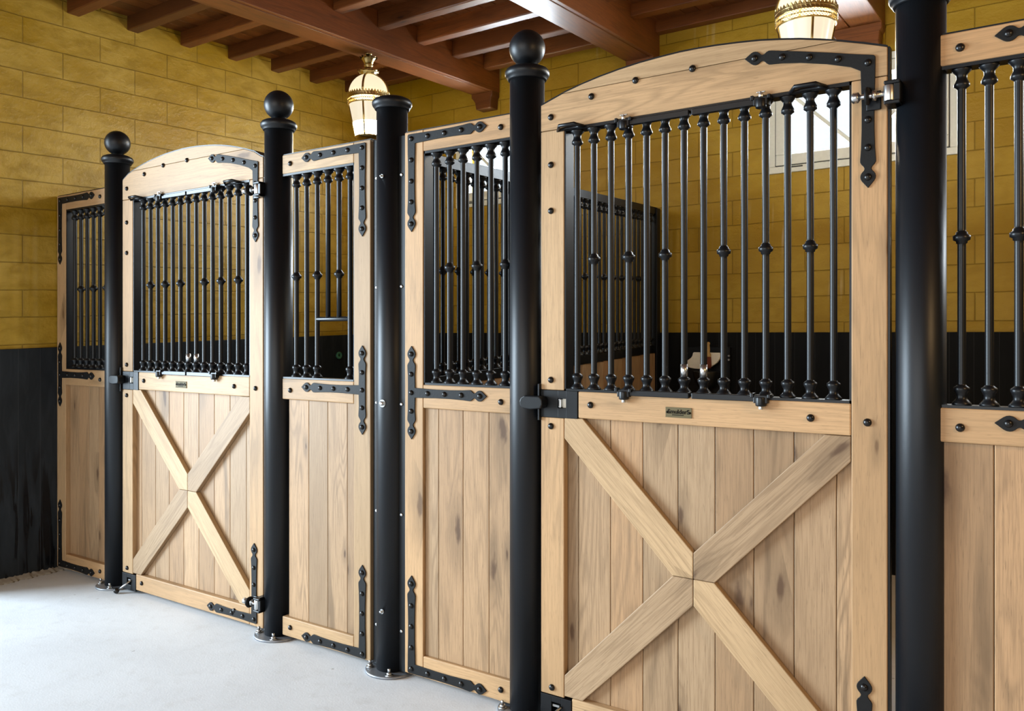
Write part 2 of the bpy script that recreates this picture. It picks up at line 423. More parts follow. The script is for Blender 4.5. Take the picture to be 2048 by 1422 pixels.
# rough mortar along the foot of the left wall
tb = MB(); n = 70; prof = [(0.0, 0.018), (0.012, 0.015), (0.028, 0.007), (0.05, 0.0)]
vs = []; fs = []
for i in range(n):
    y = -0.62 + 0.66 * i / (n - 1)
    k = 0.75 + 0.5 * random.random()
    for (dx, z) in prof: vs.append((XL + 0.012 + dx * k, y, max(0.0, z * (0.7 + 0.6 * random.random()))))
    vs.append((XL + 0.012, y, 0))
for i in range(n - 1):
    for j in range(4): fs.append((i * 5 + j, i * 5 + j + 1, (i + 1) * 5 + j + 1, (i + 1) * 5 + j))
tb.add(vs, fs, None, 0.3, True)
struct('trim_1', tb, M['plaster'])

# windows; the last is an unseen one added for its light
for wi, (a, b) in enumerate(W):
    fr = MB(); y0, y1 = YB - 0.015, YB + 0.06
    def ring(mb, a, b, z0, z1, t, y0, y1):
        mb.box(a, b, y0, y1, z0, z0 + t); mb.box(a, b, y0, y1, z1 - t, z1)
        mb.box(a, a + t, y0, y1, z0 + t, z1 - t); mb.box(b - t, b, y0, y1, z0 + t, z1 - t)
    ring(fr, a, b, WZ0 - 0.01, WZ1 + 0.01, 0.042, y0, y1)
    wo = fr.build('window_%d' % (wi + 1), M['pvc'], None, 0.004); wo['kind'] = 'structure'
    sl = MB(); ring(sl, a + 0.042, b - 0.042, WZ0 + 0.032, WZ1 - 0.032, 0.0035, y0 - 0.001, y1 - 0.02)
    sl.build('seal', M['seal'], wo)
    sa = MB(); ring(sa, a + 0.046, b - 0.046, WZ0 + 0.036, WZ1 - 0.036, 0.066, y0 - 0.008, y1 - 0.01)
    sa.build('sash', M['pvc'], wo, 0.004)
    ga, gb, gz0, gz1 = a + 0.11, b - 0.11, WZ0 + 0.10, WZ1 - 0.10
    MB().box(ga - 0.01, gb + 0.01, YB + 0.02, YB + 0.026, gz0 - 0.01, gz1 + 0.01).build('pane', M['pane'], wo)
    mid = (ga + gb) / 2
    for sx, ex in ((ga - 0.02, mid), (gb + 0.02, mid)):
        mu = MB(); d = Vector((ex - sx, gz0 - gz1)).normalized(); nn = Vector((-d.y, d.x)) * 0.011
        mu.prism([(sx + nn.x, gz1 + nn.y), (ex + nn.x, gz0 + nn.y), (ex - nn.x, gz0 - nn.y), (sx - nn.x, gz1 - nn.y)], YB + 0.008, YB + 0.038)
        mu.build('glazing_bar', M['pvc'], wo)
    for hx in (a + 0.17, b - 0.17):
        MB().box(hx - 0.04, hx + 0.04, y0 - 0.008, y0, WZ0 + 0.018, WZ0 + 0.025).build('hinge', M['seal'], wo)

# ceiling: boards, beams, joists, corbels
cb = MB()
k = 0; x = XL - 0.3
while x < 6.0:
    x1 = min(x + 0.10, 6.0)
    vs = [(xx, yy, (ZC(yy) if zz == 0 else 4.0)) for xx in (x + 0.0015, x1 - 0.0015) for yy in (-6.4, 3.0) for zz in (0, 1)]
    ou, ov, tn = random.uniform(0, 40), random.uniform(0, 40), random.uniform(0.2, 0.8)
    fs = [(0, 1, 3, 2), (4, 6, 7, 5), (0, 4, 5, 1), (2, 3, 7, 6), (0, 2, 6, 4), (1, 5, 7, 3)]
    cb.add(vs, fs, [[(vs[q][1] + ou, vs[q][0] + vs[q][2] + ov) for q in fc] for fc in fs], tn)
    x = x1
ceil = struct('ceiling', cb, M['brown'], 0.004)
BEAMS = [(-3.89, -3.69, 3.178), (-2.56, -2.35, 3.19), (-1.20, -0.92, 3.115), (0.35, 0.58, 3.13), (1.8, 2.03, 3.13), (3.3, 3.53, 3.13)]
zt = lambda x, y, z: z + 0.037 * y
for (a, b, z0) in BEAMS:
    mb = MB()
    if b == -0.92:
        # the widest beam is two planks side by side
        mb.box(a, a + 0.10, -6.2, YB, z0, 3.6, 'y', 0.25, zf=zt); mb.box(a + 0.104, b, -6.2, YB, z0, 3.6, 'y', 0.3, zf=zt)
    else:
        mb.box(a, b, -6.2, YB, z0, 3.6, 'y', random.uniform(0.1, 0.4), zf=zt)
        mb.box(a + 0.03, b - 0.03, -6.2, YB, z0 - 0.004, z0, 'y', 0.2, zf=zt)
    mb.build('beam', M['brown'], ceil, 0.008)
    zb = z0 + 0.037 * YB
    c = MB(); w0 = a - 0.03; w1 = b + 0.03
    c.prism([(a, zb), (b, zb), (b, zb - 0.035), (b - 0.012, zb - 0.05), (b - 0.018, zb - 0.13), (a + 0.045, zb - 0.13), (a + 0.035, zb - 0.075), (a + 0.012, zb - 0.045), (a, zb - 0.035)], YB - 0.10, YB, (1, 0), 0.3)
    c.build('corbel', M['brown'], ceil, 0.006)
BAYS = [(XL - 0.05, -3.89, 0.065, 3.342), (-3.69, -2.56, 0.190, 3.318), (-2.35, -1.20, 0.33, 3.352), (-0.92, 0.35, 0.20, 3.34), (0.58, 1.8, 0.1, 3.34)]
for (a, b, y0, z0) in BAYS:
    for i in range(-4, 8):
        y = y0 + 0.383 * i
        if y > YB - 0.02 or y < -1.5: continue
        mb = MB(); mb.box(a, b, y, min(y + 0.078, YB), z0, 3.56, 'x', random.uniform(0.1, 0.8), zf=lambda x, yy, z: z + 0.037 * y)
        mb.build('joist', M['brown'], ceil, 0.007)

# ------------------------------------------------------------------ shared parts
Z0, ZM0, ZM1, ZT0, ZT1 = 0.022, 1.106, 1.200, 2.140, 2.226
def foot(z, s):      # ornamental foot of a bar: s=+1 grows up, -1 grows down
    p = [(0, .0245), (.005, .0245), (.013, .017), (.019, .0135), (.027, .0135), (.036, .0175), (.041, .0200), (.048, .0200), (.053, .0130), (.056, .0109), (.0575, .0108), (.0640, .0108)]
    return [(z + s * a, r) for a, r in p]
KN = [(-.026, .0108), (-.0185, .0108), (-.0175, .0112), (-.016, .014), (-.0105, .0145), (-.007, .0215), (.004, .0225), (.009, .0150), (.014, .0145), (.0165, .0112), (.018, .0108), (.025, .0108)]
def bar_mesh(z0, z1, kn=None, foot0=True, r=0.0108):
    p = foot(z0, 1) if foot0 else [(z0, r)]
    if kn: p += [(kn + a, q) for a, q in KN]
    p += foot(z1, -1)[::-1]
    return MB().lathe(p, (0, 0, 0), 14).mesh('bar', M['black'])
BAR = bar_mesh(1.208, 2.130)
BARK = bar_mesh(1.208, 2.130, 1.668)
BAR_MID = bar_mesh(1.275, 2.130)
SLEEVE = MB().lathe([(0, .0112), (.042, .0112)], (0, 0, 0), 14).mesh('sleeve', M['chrome'])
riv = MB(); riv.lathe([(0.0, 0.0105), (0.002, 0.0105), (0.005, 0.0088), (0.0075, 0.005), (0.0085, 0.001)], (0, 0, 0), 14, (0, -1, 0))
RIVET = riv.mesh('rivet', M['rivet'])

PROF = [(0, .0200), (.05, .0192), (.12, .0172), (.20, .0172), (.26, .0190), (.290, .0212), (.299, .0213), (.306, .0180), (.312, .0125), (.317, .0098), (.321, .0095), (.325, .0115), (.330, .0160), (.336, .0195), (.343, .0210), (.350, .0200), (.357, .0165), (.364, .0110), (.371, .0055), (.378, 0.0)]
def strap_mesh(arms, L0=0.378, corner=True, bend=None):
    """arms: two (L) or three (T) unit directions in the x/z plane; first arm may bend"""
    def prof(s):
        k = s / L0 * 0.378
        for (a, ra), (b, rb) in zip(PROF, PROF[1:]):
            if a <= k <= b: return ra + (rb - ra) * (k - a) / (b - a)
        return 0
    ss = [q[0] * L0 / 0.378 for q in PROF]
    h = prof(0)
    out = []
    arms = [Vector(a) for a in arms]; n = len(arms)
    def B(i, s, off, side):
        d = arms[i]; p = d * s + side * off
        if bend and i == 0: p += Vector((0, bend[0] * s + bend[1] * s * s))
        return (p.x, p.y)
    if n == 2:
        A, C = arms
        for s in reversed(ss):
            if s > h: out.append(B(0, s, prof(s), C))
        out.append(tuple(A * h + C * h))
        for s in ss:
            if s > h: out.append(B(1, s, prof(s), A))
        for s in reversed(ss[:-1]):
            if s > 0: out.append(B(1, s, prof(s), -A))
        out.append(tuple(-A * h * 1.0 - C * h * 0.75)); out.append(tuple(-A * h * 0.75 - C * h))
        for s in ss[:-1]:
            if s > 0: out.append(B(0, s, prof(s), -C))
    else:
        U, H, D = arms         # up, horizontal, down
        LU = 0.19; LH = L0
        def pf(s, Ltot):
            k = 0.378 - (Ltot - s) if s > Ltot - 0.12 else None
            if k is None: return 0.0185
            return prof(k / 0.378 * L0)
        su = [0.07] + [0.19 - (0.378 - q[0]) for q in PROF if q[0] > 0.285]
        sh = [q[0] for q in PROF if q[0] > 0.03]
        for s in reversed(su): out.append(tuple(U * s + H * pf(s, LU)))
        out.append(tuple(U * h + H * h))
        for s in sh: out.append(tuple(H * s + U * prof(s)))
        for s in reversed(sh[:-1]): out.append(tuple(H * s - U * prof(s)))
        out.append(tuple(D * h + H * h))
        for s in su: out.append(tuple(D * s + H * pf(s, LU)))
        for s in reversed(su[:-1]): out.append(tuple(D * s - H * pf(s, LU)))
        for s in su[:-1]: out.append(tuple(U * s - H * pf(s, LU)))
    return MB().prism(out, -0.0045, 0.0)
def rivets_at(parent, pts, y=-0.004):
    for (x, z) in pts: put('rivet', RIVET, parent, (x, y, z))
def L_strap(parent, x, z, sx, sz, L0=0.378, bend=None):
    o = strap_mesh([(sx, 0), (0, sz)], L0, bend=bend).build('corner_strap', M['strap'], parent, 0.0012, (x, -0.0005, z))
    k = L0 / 0.378
    pts = [(0, 0)]
    for s in (.086, .172, .256, .345):
        s *= k
        bz = (bend[0] * s + bend[1] * s * s) if bend else 0
        pts.append((sx * s, bz)); pts.append((0, sz * s))
    rivets_at(o, pts); return o
def T_strap(parent, x, z, sx):
    o = strap_mesh([(0, 1), (sx, 0), (0, -1)]).build('tee_strap', M['strap'], parent, 0.0012, (x, -0.0005, z))
    rivets_at(o, [(0, 0), (0, .075), (0, .157), (0, -.075), (0, -.157)] + [(sx * s, 0) for s in (.086, .172, .256, .345)]); return o
def bolt(parent, x, z): put('bolt', RIVET, parent, (x, -0.0005, z), None, (1.12, 1.1, 1.12))

def planks(x0, x1, z0, z1, y0, y1, n, seams=None):
    mb = MB()
    xs_ = seams or [x0 + (x1 - x0) * i / n for i in range(n + 1)]
    for a, b in zip(xs_, xs_[1:]):
        mb.box(a + 0.0008, b - 0.0008, y0, y1, z0, z1, 'z', random.random())
    return mb

TD = 0.026                                        # recess of the plank infill behind the frame
# ------------------------------------------------------------------ fixed front panels
def panel(name_label, x0, x1, stile, bars, rec=0.014, seams=None, hatch=False, flange=None, straps=True, group=None, bolt_dx=0.055):
    """stile = 'L' or 'R'; origin of the thing at x0 on the floor, front face y=0"""
    t = thing('stall_partition', name_label, 'partition', (x0, 0, 0), 'fixed oak panels between the posts')
    Wd = x1 - x0; sw = 0.097
    sx0, sx1 = (0, sw) if stile == 'L' else (Wd - sw, Wd)
    MB().box(sx0, sx1, 0.0, 0.04, Z0, ZT1, 'z').build('stile', M['oak_frame'], t, 0.003)
    rx0, rx1 = (sw + .001, Wd) if stile == 'L' else (0, Wd - sw - .001)
    MB().box(rx0, rx1, 0, 0.038, ZT0, ZT1, 'x').build('top_rail', M['oak_frame'], t, 0.004)
    MB().box(rx0, rx1, 0, 0.038, ZM0, ZM1, 'x').build('middle_rail', M['oak_frame'], t, 0.004)
    MB().box(rx0, rx1, 0, 0.038, Z0, 0.108, 'x').build('bottom_rail', M['oak_frame'], t, 0.004)
    px0, px1 = (sw + .001, Wd - 0.012) if stile == 'L' else (0.028, Wd - sw - .001)
    planks(px0, px1, 0.108, ZM0, rec, 0.04, 4, seams).build('plank_infill', M['oak'], t, 0.0025)
    st = MB()                                     # black steel channel round the grille
    gx0, gx1 = (sw, Wd) if stile == 'L' else (0, Wd - sw)
    st.box(gx0, gx1, 0.004, 0.052, ZT0 - 0.010, ZT0); st.box(gx0, gx1, 0.004, 0.052, ZM1, ZM1 + 0.008)
    if stile == 'L': st.box(sw, sw + 0.006, 0.004, 0.056, ZM1, ZT0)
    else: st.box(Wd - sw - 0.006, Wd - sw, 0.004, 0.056, ZM1, ZT0)
    st.box(-0.004 if stile == 'L' else 0.03, Wd + 0.004 if stile == 'R' else Wd - 0.02, 0.041, 0.056, 0.015, ZM1); st.box(0.0, Wd, 0.006, 0.056, ZT1, ZT1 + 0.005)
    st.box(sx0 - 0.003, sx1 + 0.003, 0.041, 0.056, 0.006, ZT1 + 0.004)
    st.build('steel_frame', M['black'], t)
    for (bx, kn) in bars:
        if hatch and kn in ('short', 'shortk'):
            me = MB().lathe([(1.476, .0108)] + ([(1.668 + a, q) for a, q in KN] if kn == 'shortk' else []) + foot(2.130, -1)[::-1], (0, 0, 0), 14).mesh('bar', M['black'])
            put('bar', me, t, (bx, 0.027, 0))
        else: put('bar', BARK if kn else BAR, t, (bx, 0.027, 0))
    if hatch: MB().tube((hatch[0], 0.027, 1.471), (hatch[1], 0.027, 1.471), 0.0105).build('hatch_rail', M['black'], t, 0.002)
    cx = (sx0 + sx1) / 2 - (0.010 if stile == 'L' else -0.004)
    s = 1 if stile == 'L' else -1
    L_strap(t, cx, 2.196, s, -1); T_strap(t, cx, 1.166, s); L_strap(t, cx, 0.046, s, 1)
    ex = Wd - bolt_dx if stile == 'L' else bolt_dx
    for z in (2.182, 1.148, 0.066): bolt(t, ex, z)
    if flange:
        fx0, fx1 = flange
        f = MB().box(fx0, fx1, 0.012, 0.03, 0.012, 2.222).build('mounting_strip', M['black'], t, 0.002)
        for z in (2.06, 1.60, 1.115, 0.66, 0.18):
            o = MB().lathe([(0, .0075), (.003, .0075), (.005, .004)], ((fx0 + fx1) / 2, 0.012, z), 10, (0, -1, 0)).build('screw', M['chrome'], f)
    return t

sp = 0.0672
panel('light oak panel with black grille fixed to the ochre wall, shaded along its left side', -5.018, -4.492, 'L',
      [(0.153 + sp * i, i % 2 == 1) for i in range(6)], rec=0.026, seams=None, group=None)
p3x0 = -3.012
panel('light oak panel with black grille whose short bars leave a feed opening above the rail', p3x0, -2.457, 'R',
      [(0.066, True), (0.134, False), (0.203, True), (0.272, 'short'), (0.341, 'shortk'), (0.409, False)], seams=[0.029, 0.162, 0.284, 0.405, 0.458], hatch=(0.198, 0.413), flange=(0.560, 0.602))
p4x0 = -2.264
panel('light oak panel with black grille between the ball-less post and the wide near gate', p4x0, -1.729, 'L',
      [(0.146 + sp * i, i % 2 == 1) for i in range(6)], seams=[0.098, 0.167, 0.290, 0.415, 0.523], flange=(-0.052, -0.004))
p6 = panel('light oak panel with black grille at the right edge, beside the nearest black post', -0.313, 0.245, 'R',
      [(0.056, True), (0.122, False), (0.190, True), (0.257, False), (0.324, True), (0.391, False), (0.44, False)], seams=[0.010, 0.134, 0.27, 0.38, 0.46])

# ------------------------------------------------------------------ gates
ARCH = [(0, 2.234), (.05, 2.250), (.10, 2.266), (.17, 2.283), (.242, 2.297), (.315, 2.308), (.394, 2.317), (.47, 2.322), (.538, 2.325), (.60, 2.3245), (.66, 2.322), (.73, 2.317), (.80, 2.310), (.86, 2.301), (.92, 2.290), (.98, 2.276), (1.04, 2.260), (1.10, 2.242), (1.145, 2.227), (1.165, 2.220)]
def gate(label, x0, Wd, dz, top_hinge, low_hinge, ball_lever):
    t = thing('stall_gate', label, 'gate', (x0, 0, 0), 'arched stall gates')
    k = Wd / 1.165; sw = 0.097
    ar = [(a * k, z + dz * (0.6 if a < .05 or a > 1.13 else 1)) for a, z in ARCH]
    def top(x):
        for (a, za), (b, zb) in zip(ar, ar[1:]):
            if a <= x <= b: return za + (zb - za) * (x - a) / (b - a)
        return ar[-1][1]
    # stiles
    MB().box(0, sw, 0, 0.04, ZM1 + .002, 2.138, 'z').build('stile', M['oak_frame'], t, 0.003)
    MB().box(0, sw, 0, 0.04, 0.102, ZM0 - .004, 'z').build('stile', M['oak_frame'], t, 0.003)
    MB().box(Wd - sw, Wd, 0, 0.04, Z0, 2.138, 'z').build('stile', M['oak_frame'], t, 0.003)
    zs = 2.263 + dz                                            # seam between the two boards of the arch
    xa = next(x / 1000 for x in range(0, 1165) if top(x / 1000) > zs); xb = next(x / 1000 for x in range(int(Wd * 1000) - 1, 0, -1) if top(x / 1000) > zs)
    lo = [(0, 2.140), (Wd, 2.140), (Wd, top(Wd))] + [(a, z) for a, z in reversed(ar) if z < zs and a > xb and a < Wd - .001] + [(xb, zs), (xa, zs)] + [(a, z) for a, z in reversed(ar) if z < zs and a < xa]
    MB().prism(lo, 0, 0.038, (1, 0), 0.35).build('arched_top_rail', M['oak_frame'], t, 0.002)
    up = [(xa, zs + .0015), (xb, zs + .0015)] + [(a, z) for a, z in reversed(ar) if z > zs + .002]
    MB().prism(up, 0, 0.038, (1, 0), 0.55).build('arched_top_board', M['oak_frame'], t, 0.002)
    mx0 = 0.155
    MB().box(mx0, Wd - sw - .001, 0, 0.038, ZM0, ZM1, 'x').build('middle_rail', M['oak_frame'], t, 0.004)
    MB().box(sw + .032, Wd - sw - .001, 0, 0.038, Z0, 0.108, 'x').build('bottom_rail', M['oak_frame'], t, 0.004)
    planks(sw, Wd - sw, 0.108, ZM0, TD, 0.042, 8, [sw, .142, .270, .393, .520, .647, .773, .897, 1.021, Wd - sw]).build('plank_infill', M['oak'], t, 0.0025)
    # diagonal braces, mitred where they meet
    ix0, ix1, iz0, iz1 = sw + .001, Wd - sw - .001, 0.109, ZM0 - .001
    cx, cz = (ix0 + ix1) / 2, (iz0 + iz1) / 2; hx, hz = (ix1 - ix0) / 2, (iz1 - iz0) / 2
    cxo, czo, ax, az = 0.074, 0.074, 0.072, 0.086               # cut-offs at corner / centre
    for sx in (-1, 1):
        for sz in (-1, 1):
            ca, cb2 = (cx + sx * (hx - .0005), cz + sz * (hz - .0005)), None
            poly = [(cx + sx * .0008, cz + sz * .0008), (cx + sx * .0008, cz + sz * az), (ca[0] - sx * cxo, ca[1]), ca, (ca[0], ca[1] - sz * czo), (cx + sx * ax, cz + sz * .0008)]
            d = Vector((sx * hx, sz * hz)).normalized()
            MB().prism(poly, 0.001, TD, (d.x, d.y), 0.0 if sx * sz < 0 else 0.42).build('brace', M['oak_frame'] if sx * sz < 0 else M['oak'], t, 0.0025)
    # steel edge frame
    st = MB()
    st.box(sw, Wd - sw, 0.003, 0.052, 2.129, 2.140); st.box(sw, Wd - sw, 0.003, 0.052, ZM1, ZM1 + .008)
    st.box(sw, sw + .006, 0.003, 0.060, ZM1, 2.14); st.box(Wd - sw - .006, Wd - sw, 0.003, 0.060, ZM1, 2.14)
    st.box(Wd + 0.001, Wd + .006, 0.004, 0.034, 0.008, top(Wd) + .002)
    st.box(-.006, Wd, 0.043, 0.056, 0.008, 0.11); st.box(-.006, sw, 0.043, 0.056, 0.11, 2.14); st.box(Wd - sw, Wd - .02, 0.043, 0.056, 0.11, 2.14); st.box(sw, Wd - sw, 0.043, 0.056, 0.11, ZM1)
    rim = [(a, z) for a, z in ar]
    st.prism([(a, z + .0005) for a, z in rim] + [(a, z + .006) for a, z in reversed(rim)], 0.002, 0.056)
    st.build('steel_frame', M['black'], t)
    # bars
    KB = (1, 3, 5, 8, 10, 12); sp = 0.0673 if Wd < 1.17 else 0.0668; b0 = 0.138 if Wd < 1.17 else 0.160
    for i in range(14):
        bx = b0 + sp * i
        o = put('bar', BARK if i in KB else BAR, t, (bx, 0.025, 0))
        if i in (6, 7): put('sleeve', SLEEVE, o, (0, 0, 1.262), None, (1.08, 1.08, 1))
    # pair of grille doors in the middle: front rails, brackets, wing nuts, lift handles
    bx = lambda i: b0 + sp * i
    for z, s in ((2.122, 1), (1.205, -1)):
        for (i0, i1, e0) in ((3.25, 6.45, 3.0), (7 - .45 + .05, 9.9, 10.0)):
            MB().box(bx(i0), bx(i1), -0.014, 0.006, z - 0.011, z + 0.008).build('hatch_rail', M['black'], t, 0.002)
        for i in (3.0, 9.95):
            x = bx(i)
            cl = MB(); cl.box(x - .022, x + .022, -0.020, 0.016, z - 0.015, z + 0.010); cl.box(x - .030, x - .020, -0.024, 0.0, z + 0.002, z + 0.016); cl.box(x + .022, x + .032, -0.024, 0.0, z + 0.002, z + 0.014)
            cl.lathe([(-.019, .013), (-.016, .017), (.010, .017)], (x, -0.012, z - 0.006), 14)
            c = cl.build('hatch_bracket', M['black'], t, 0.002)
            zz = z + 0.010 if s > 0 else z - 0.034
            nb = MB(); nb.lathe([(0, .008), (.010, .008), (.013, .004), (.017, .004)], (x, -0.012, zz), 10); nb.box(x - .013, x + .013, -0.015, -0.009, zz + .014, zz + .018)
            nb.build('wing_nut', M['chrome'], c, 0.001)
    for x, sgn in ((bx(-.15), 1), (bx(12), -1)):
        z = 2.137
        lp = MB()
        pts = [(x - .050, -.012, z - .006), (x - .030, -.034, z + .003), (x + .030, -.034, z + .003), (x + .052, -.010, z - .004), (x + .02, .0, z), (x - .02, .0, z)]
        lp.path(pts, 0.0068, 8, True)
        lp.build('lift_handle', M['black'], t)
    # straps: curved upper one, plain lower one
    L_strap(t, Wd - 0.051, 2.183 + dz * .6, -1, -1, 0.36, bend=(0.345, -0.36))
    L_strap(t, Wd - 0.061, 0.056, -1, 1, 0.36)
    # bolts
    for (x, z) in ((.043, 2.186 + dz * .5), (.043, 2.014), (.043, 1.848), (.043, 1.238), (.043, 1.071), (.047, .129), (.205, 1.155), (Wd - .212, 1.152), (Wd - .053, 1.148), (.209, 2.234 + dz), (.378 * k, 2.261 + dz), (.581 * k, 2.264 + dz), (.185, 0.068), (Wd - .21, 0.068)): bolt(t, x, z)
    # latch plate
    lt = MB(); pz0, pz1 = ZM0 - .003, ZM1 + .001
    hx0, hx1, hz0, hz1 = 0.072, 0.106, 1.138, 1.172
    lt.box(0, hx0, -0.002, .036, pz0, pz1); lt.box(hx1, .153, -0.002, .036, pz0, pz1)
    lt.box(hx0, hx1, -0.002, .036, pz0, hz0); lt.box(hx0, hx1, -0.002, .036, hz1, pz1)
    lt.box(-.006, 0.0, -.012, .036, pz0 - .012, pz1 + .022)
    la = lt.build('latch_plate', M['black'], t, 0.0012)
    MB().prism([(-.052, 1.134), (-.062, 1.143), (-.066, 1.157), (-.060, 1.172), (-.045, 1.180), (.020, 1.180), (.030, 1.168), (.031, 1.150), (.024, 1.136), (-.02, 1.131)], -0.045, -0.004).build('latch_tongue', M['black'], la, 0.004)
    MB().box(hx0 + .002, hx0 + .013, -.001, .030, hz0 + .001, hz1 - .001).build('latch_pin', M['chrome'], la, 0.003)
    MB().box(hx0 + .013, hx1, .012, .030, hz0 + .001, hz1 - .001).build('latch_strike', M['white'], la)
    # low latch
    lo = MB(); lo.box(0, .045, -0.002, .036, .012, .100); lo.box(.085, .128, -0.002, .036, .012, .100); lo.box(.045, .085, -0.002, .036, .078, .100); lo.box(.045, .085, -.002, .036, .012, .040)
    lw = lo.build('foot_bolt_plate', M['black'], t, 0.0012)
    if ball_lever:
        MB().tube((.088, -.004, .068), (.040, -.050, .018), .005).build('lever', M['chrome'], lw)
        MB().sphere((.034, -.055, .016), .0155, 16, 10).build('lever_knob', M['rivet'], lw)
        MB().box(.047, .075, .004, .02, .060, .068).build('bolt_tongue', M['chrome'], lw)
    # hinges
    def hinge(z, px_):
        hb = MB(); yc = -0.040; xb = Wd + px_
        hb.box(xb - .012, xb + .030, yc - .018, 0.012, z + .022, z + .032); hb.box(xb - .012, xb + .030, yc - .018, 0.012, z - .034, z - .024)
        hb.box(xb + .012, xb + .030, yc - .010, 0.012, z - .034, z + .032)
        hb.box(Wd - .055, Wd - .015, -.012, -.002, z - .034, z + .020)
        h = hb.build('hinge_bracket', M['black'], t, 0.003)
        MB().lathe([(-.023, .0155), (.021, .0155)], (xb, yc, z), 18).build('hinge_barrel', M['chrome'], h, 0.001)
        MB().tube((Wd - .085, yc, z), (xb - .01, yc, z), .0075).build('hinge_rod', M['chrome'], h)
        MB().lathe([(0, .011), (.004, .0155), (.018, .0155), (.022, .010)], (Wd - .088, yc, z), 6, (1, 0, 0)).build('hinge_nut', M['chrome'], h)
        MB().lathe([(0, .024), (.006, .026), (.010, .020)], (Wd - .050, yc, z), 18, (1, 0, 0)).build('hinge_washer', M['strap'], h)
        MB().lathe([(0, .0155), (.010, .0155)], (Wd - .032, yc, z), 6, (1, 0, 0)).build('hinge_nut', M['chrome'], h)
    if top_hinge: hinge(2.077, 0.012)
    if low_hinge: hinge(0.150, 0.012)
    # name plate
    npx = Wd / 2 - .049; pz = 1.146
    pl = MB(); pl.box(npx - .045, npx + .045, -.003, 0, pz - .0165, pz + .0165)
    pl.box(npx - .045, npx + .045, -.0042, -.003, pz + .0145, pz + .0165); pl.box(npx - .045, npx + .045, -.0042, -.003, pz - .0165, pz - .0135)
    pp = pl.build('name_plate', M['plate'], t)
    for q in (-.039, .039): MB().lathe([(0, .004), (.002, .0035), (.003, .001)], (npx + q, -.003, pz), 10, (0, -1, 0)).build('screw', M['letter'], pp)
    cu = bpy.data.curves.new('lettering', 'FONT'); cu.body = 'SmulderS'; cu.size = 0.0200; cu.align_x = 'CENTER'; cu.extrude = 0.0004; cu.offset = 0.00035; cu.resolution_u = 3
    tmp = bpy.data.objects.new('lettering', cu); COL.objects.link(tmp)
    bpy.context.view_layer.update()
    me = bpy.data.meshes.new_from_object(tmp.evaluated_get(bpy.context.evaluated_depsgraph_get()))
    bpy.data.objects.remove(tmp); me.materials.clear(); me.materials.append(M['letter'])
    put('lettering', me, pp, (npx, -.0036, pz - .004), (PI / 2, 0, 0))
    MB().box(npx - .022, npx + .018, -.0036, -.003, pz - .0095, pz - .0070).build('lettering', M['letter'], pp)
    return t
gate('wide oak gate with arched top and crossed braces, nearest to the viewer', -1.606, 1.165, 0.0, True, True, True)
gate('farther arched oak gate with crossed braces, between the two leftmost ball-topped posts', -4.322, 1.175, 0.026, True, True, True)

# ------------------------------------------------------------------ posts
def post(label, x, ball, h, bolts=()):
    t = thing('post', label, 'post', (x, 0.035, 0), 'black round posts of the stall front')
    R = 0.065
    MB().lathe([(0.006, R), (h - .05, R)], (0, 0, 0), 40).build('shaft', M['post'], t)
    zc = h - 0.052
    p = [(zc, R), (zc, R + .004), (zc + .004, R + .008), (zc + .010, R + .009), (zc + .013, R + .014), (zc + .022, R + .0185), (zc + .032, R + .0185), (zc + .042, R + .012), (zc + .049, R - .002), (zc + .052, R - .012 if ball else R - .01)]
    if ball: p += [(zc + .053, .030), (zc + .060, .024), (zc + .068, .026)]
    MB().lathe(p, (0, 0, 0), 40).build('collar', M['post'], t)
    if ball: MB().sphere((0, 0, h + .0705), .0675, 36, 22).build('ball_finial', M['post'], t)
    b = MB().lathe([(0, .112), (.008, .112), (.010, .108)], (0, 0, 0), 36).build('base_plate', M['galv'], t)
    for a in (215, 305, 35, 125):
        bb = MB(); c = (.092 * math.cos(math.radians(a)), .092 * math.sin(math.radians(a)), .010)
        bb.lathe([(0, .016), (.003, .016)], c, 14); bb.lathe([(.003, .011), (.012, .011)], c, 6); bb.lathe([(.012, .006), (.026, .006), (.028, .004)], c, 10)
        bb.build('anchor_bolt', M['chrome'], b)
    for (ang, z, r) in bolts:
        a = math.radians(ang); d = (math.cos(a), math.sin(a), 0)
        bm_ = MB(); bm_.lathe([(0, r), (.003, r)], (d[0] * R, d[1] * R, z), 14, d); bm_.lathe([(.003, r * .6), (.012, r * .6), (.014, r * .3)], (d[0] * R, d[1] * R, z), 6, d)
        bm_.build('bolt', M['chrome'], t)
post('leftmost black post with ball finial, beside the narrow panel at the ochre wall', -4.432, True, 2.404)
post('black round post with ball finial on the hinge side of the farther gate', -3.078, True, 2.404)
post('black round post with flat collar top and no ball, between two oak panels', -2.366, False, 2.392, [(-86, 2.055, .008), (-84, 1.118, .016), (-86, .26, .010)])
post('black round post with ball finial on the latch side of the wide near gate', -1.689, True, 2.398)
post('thick-looking black round post nearest the viewer, its top cut off by the frame', -0.360, True, 2.380)

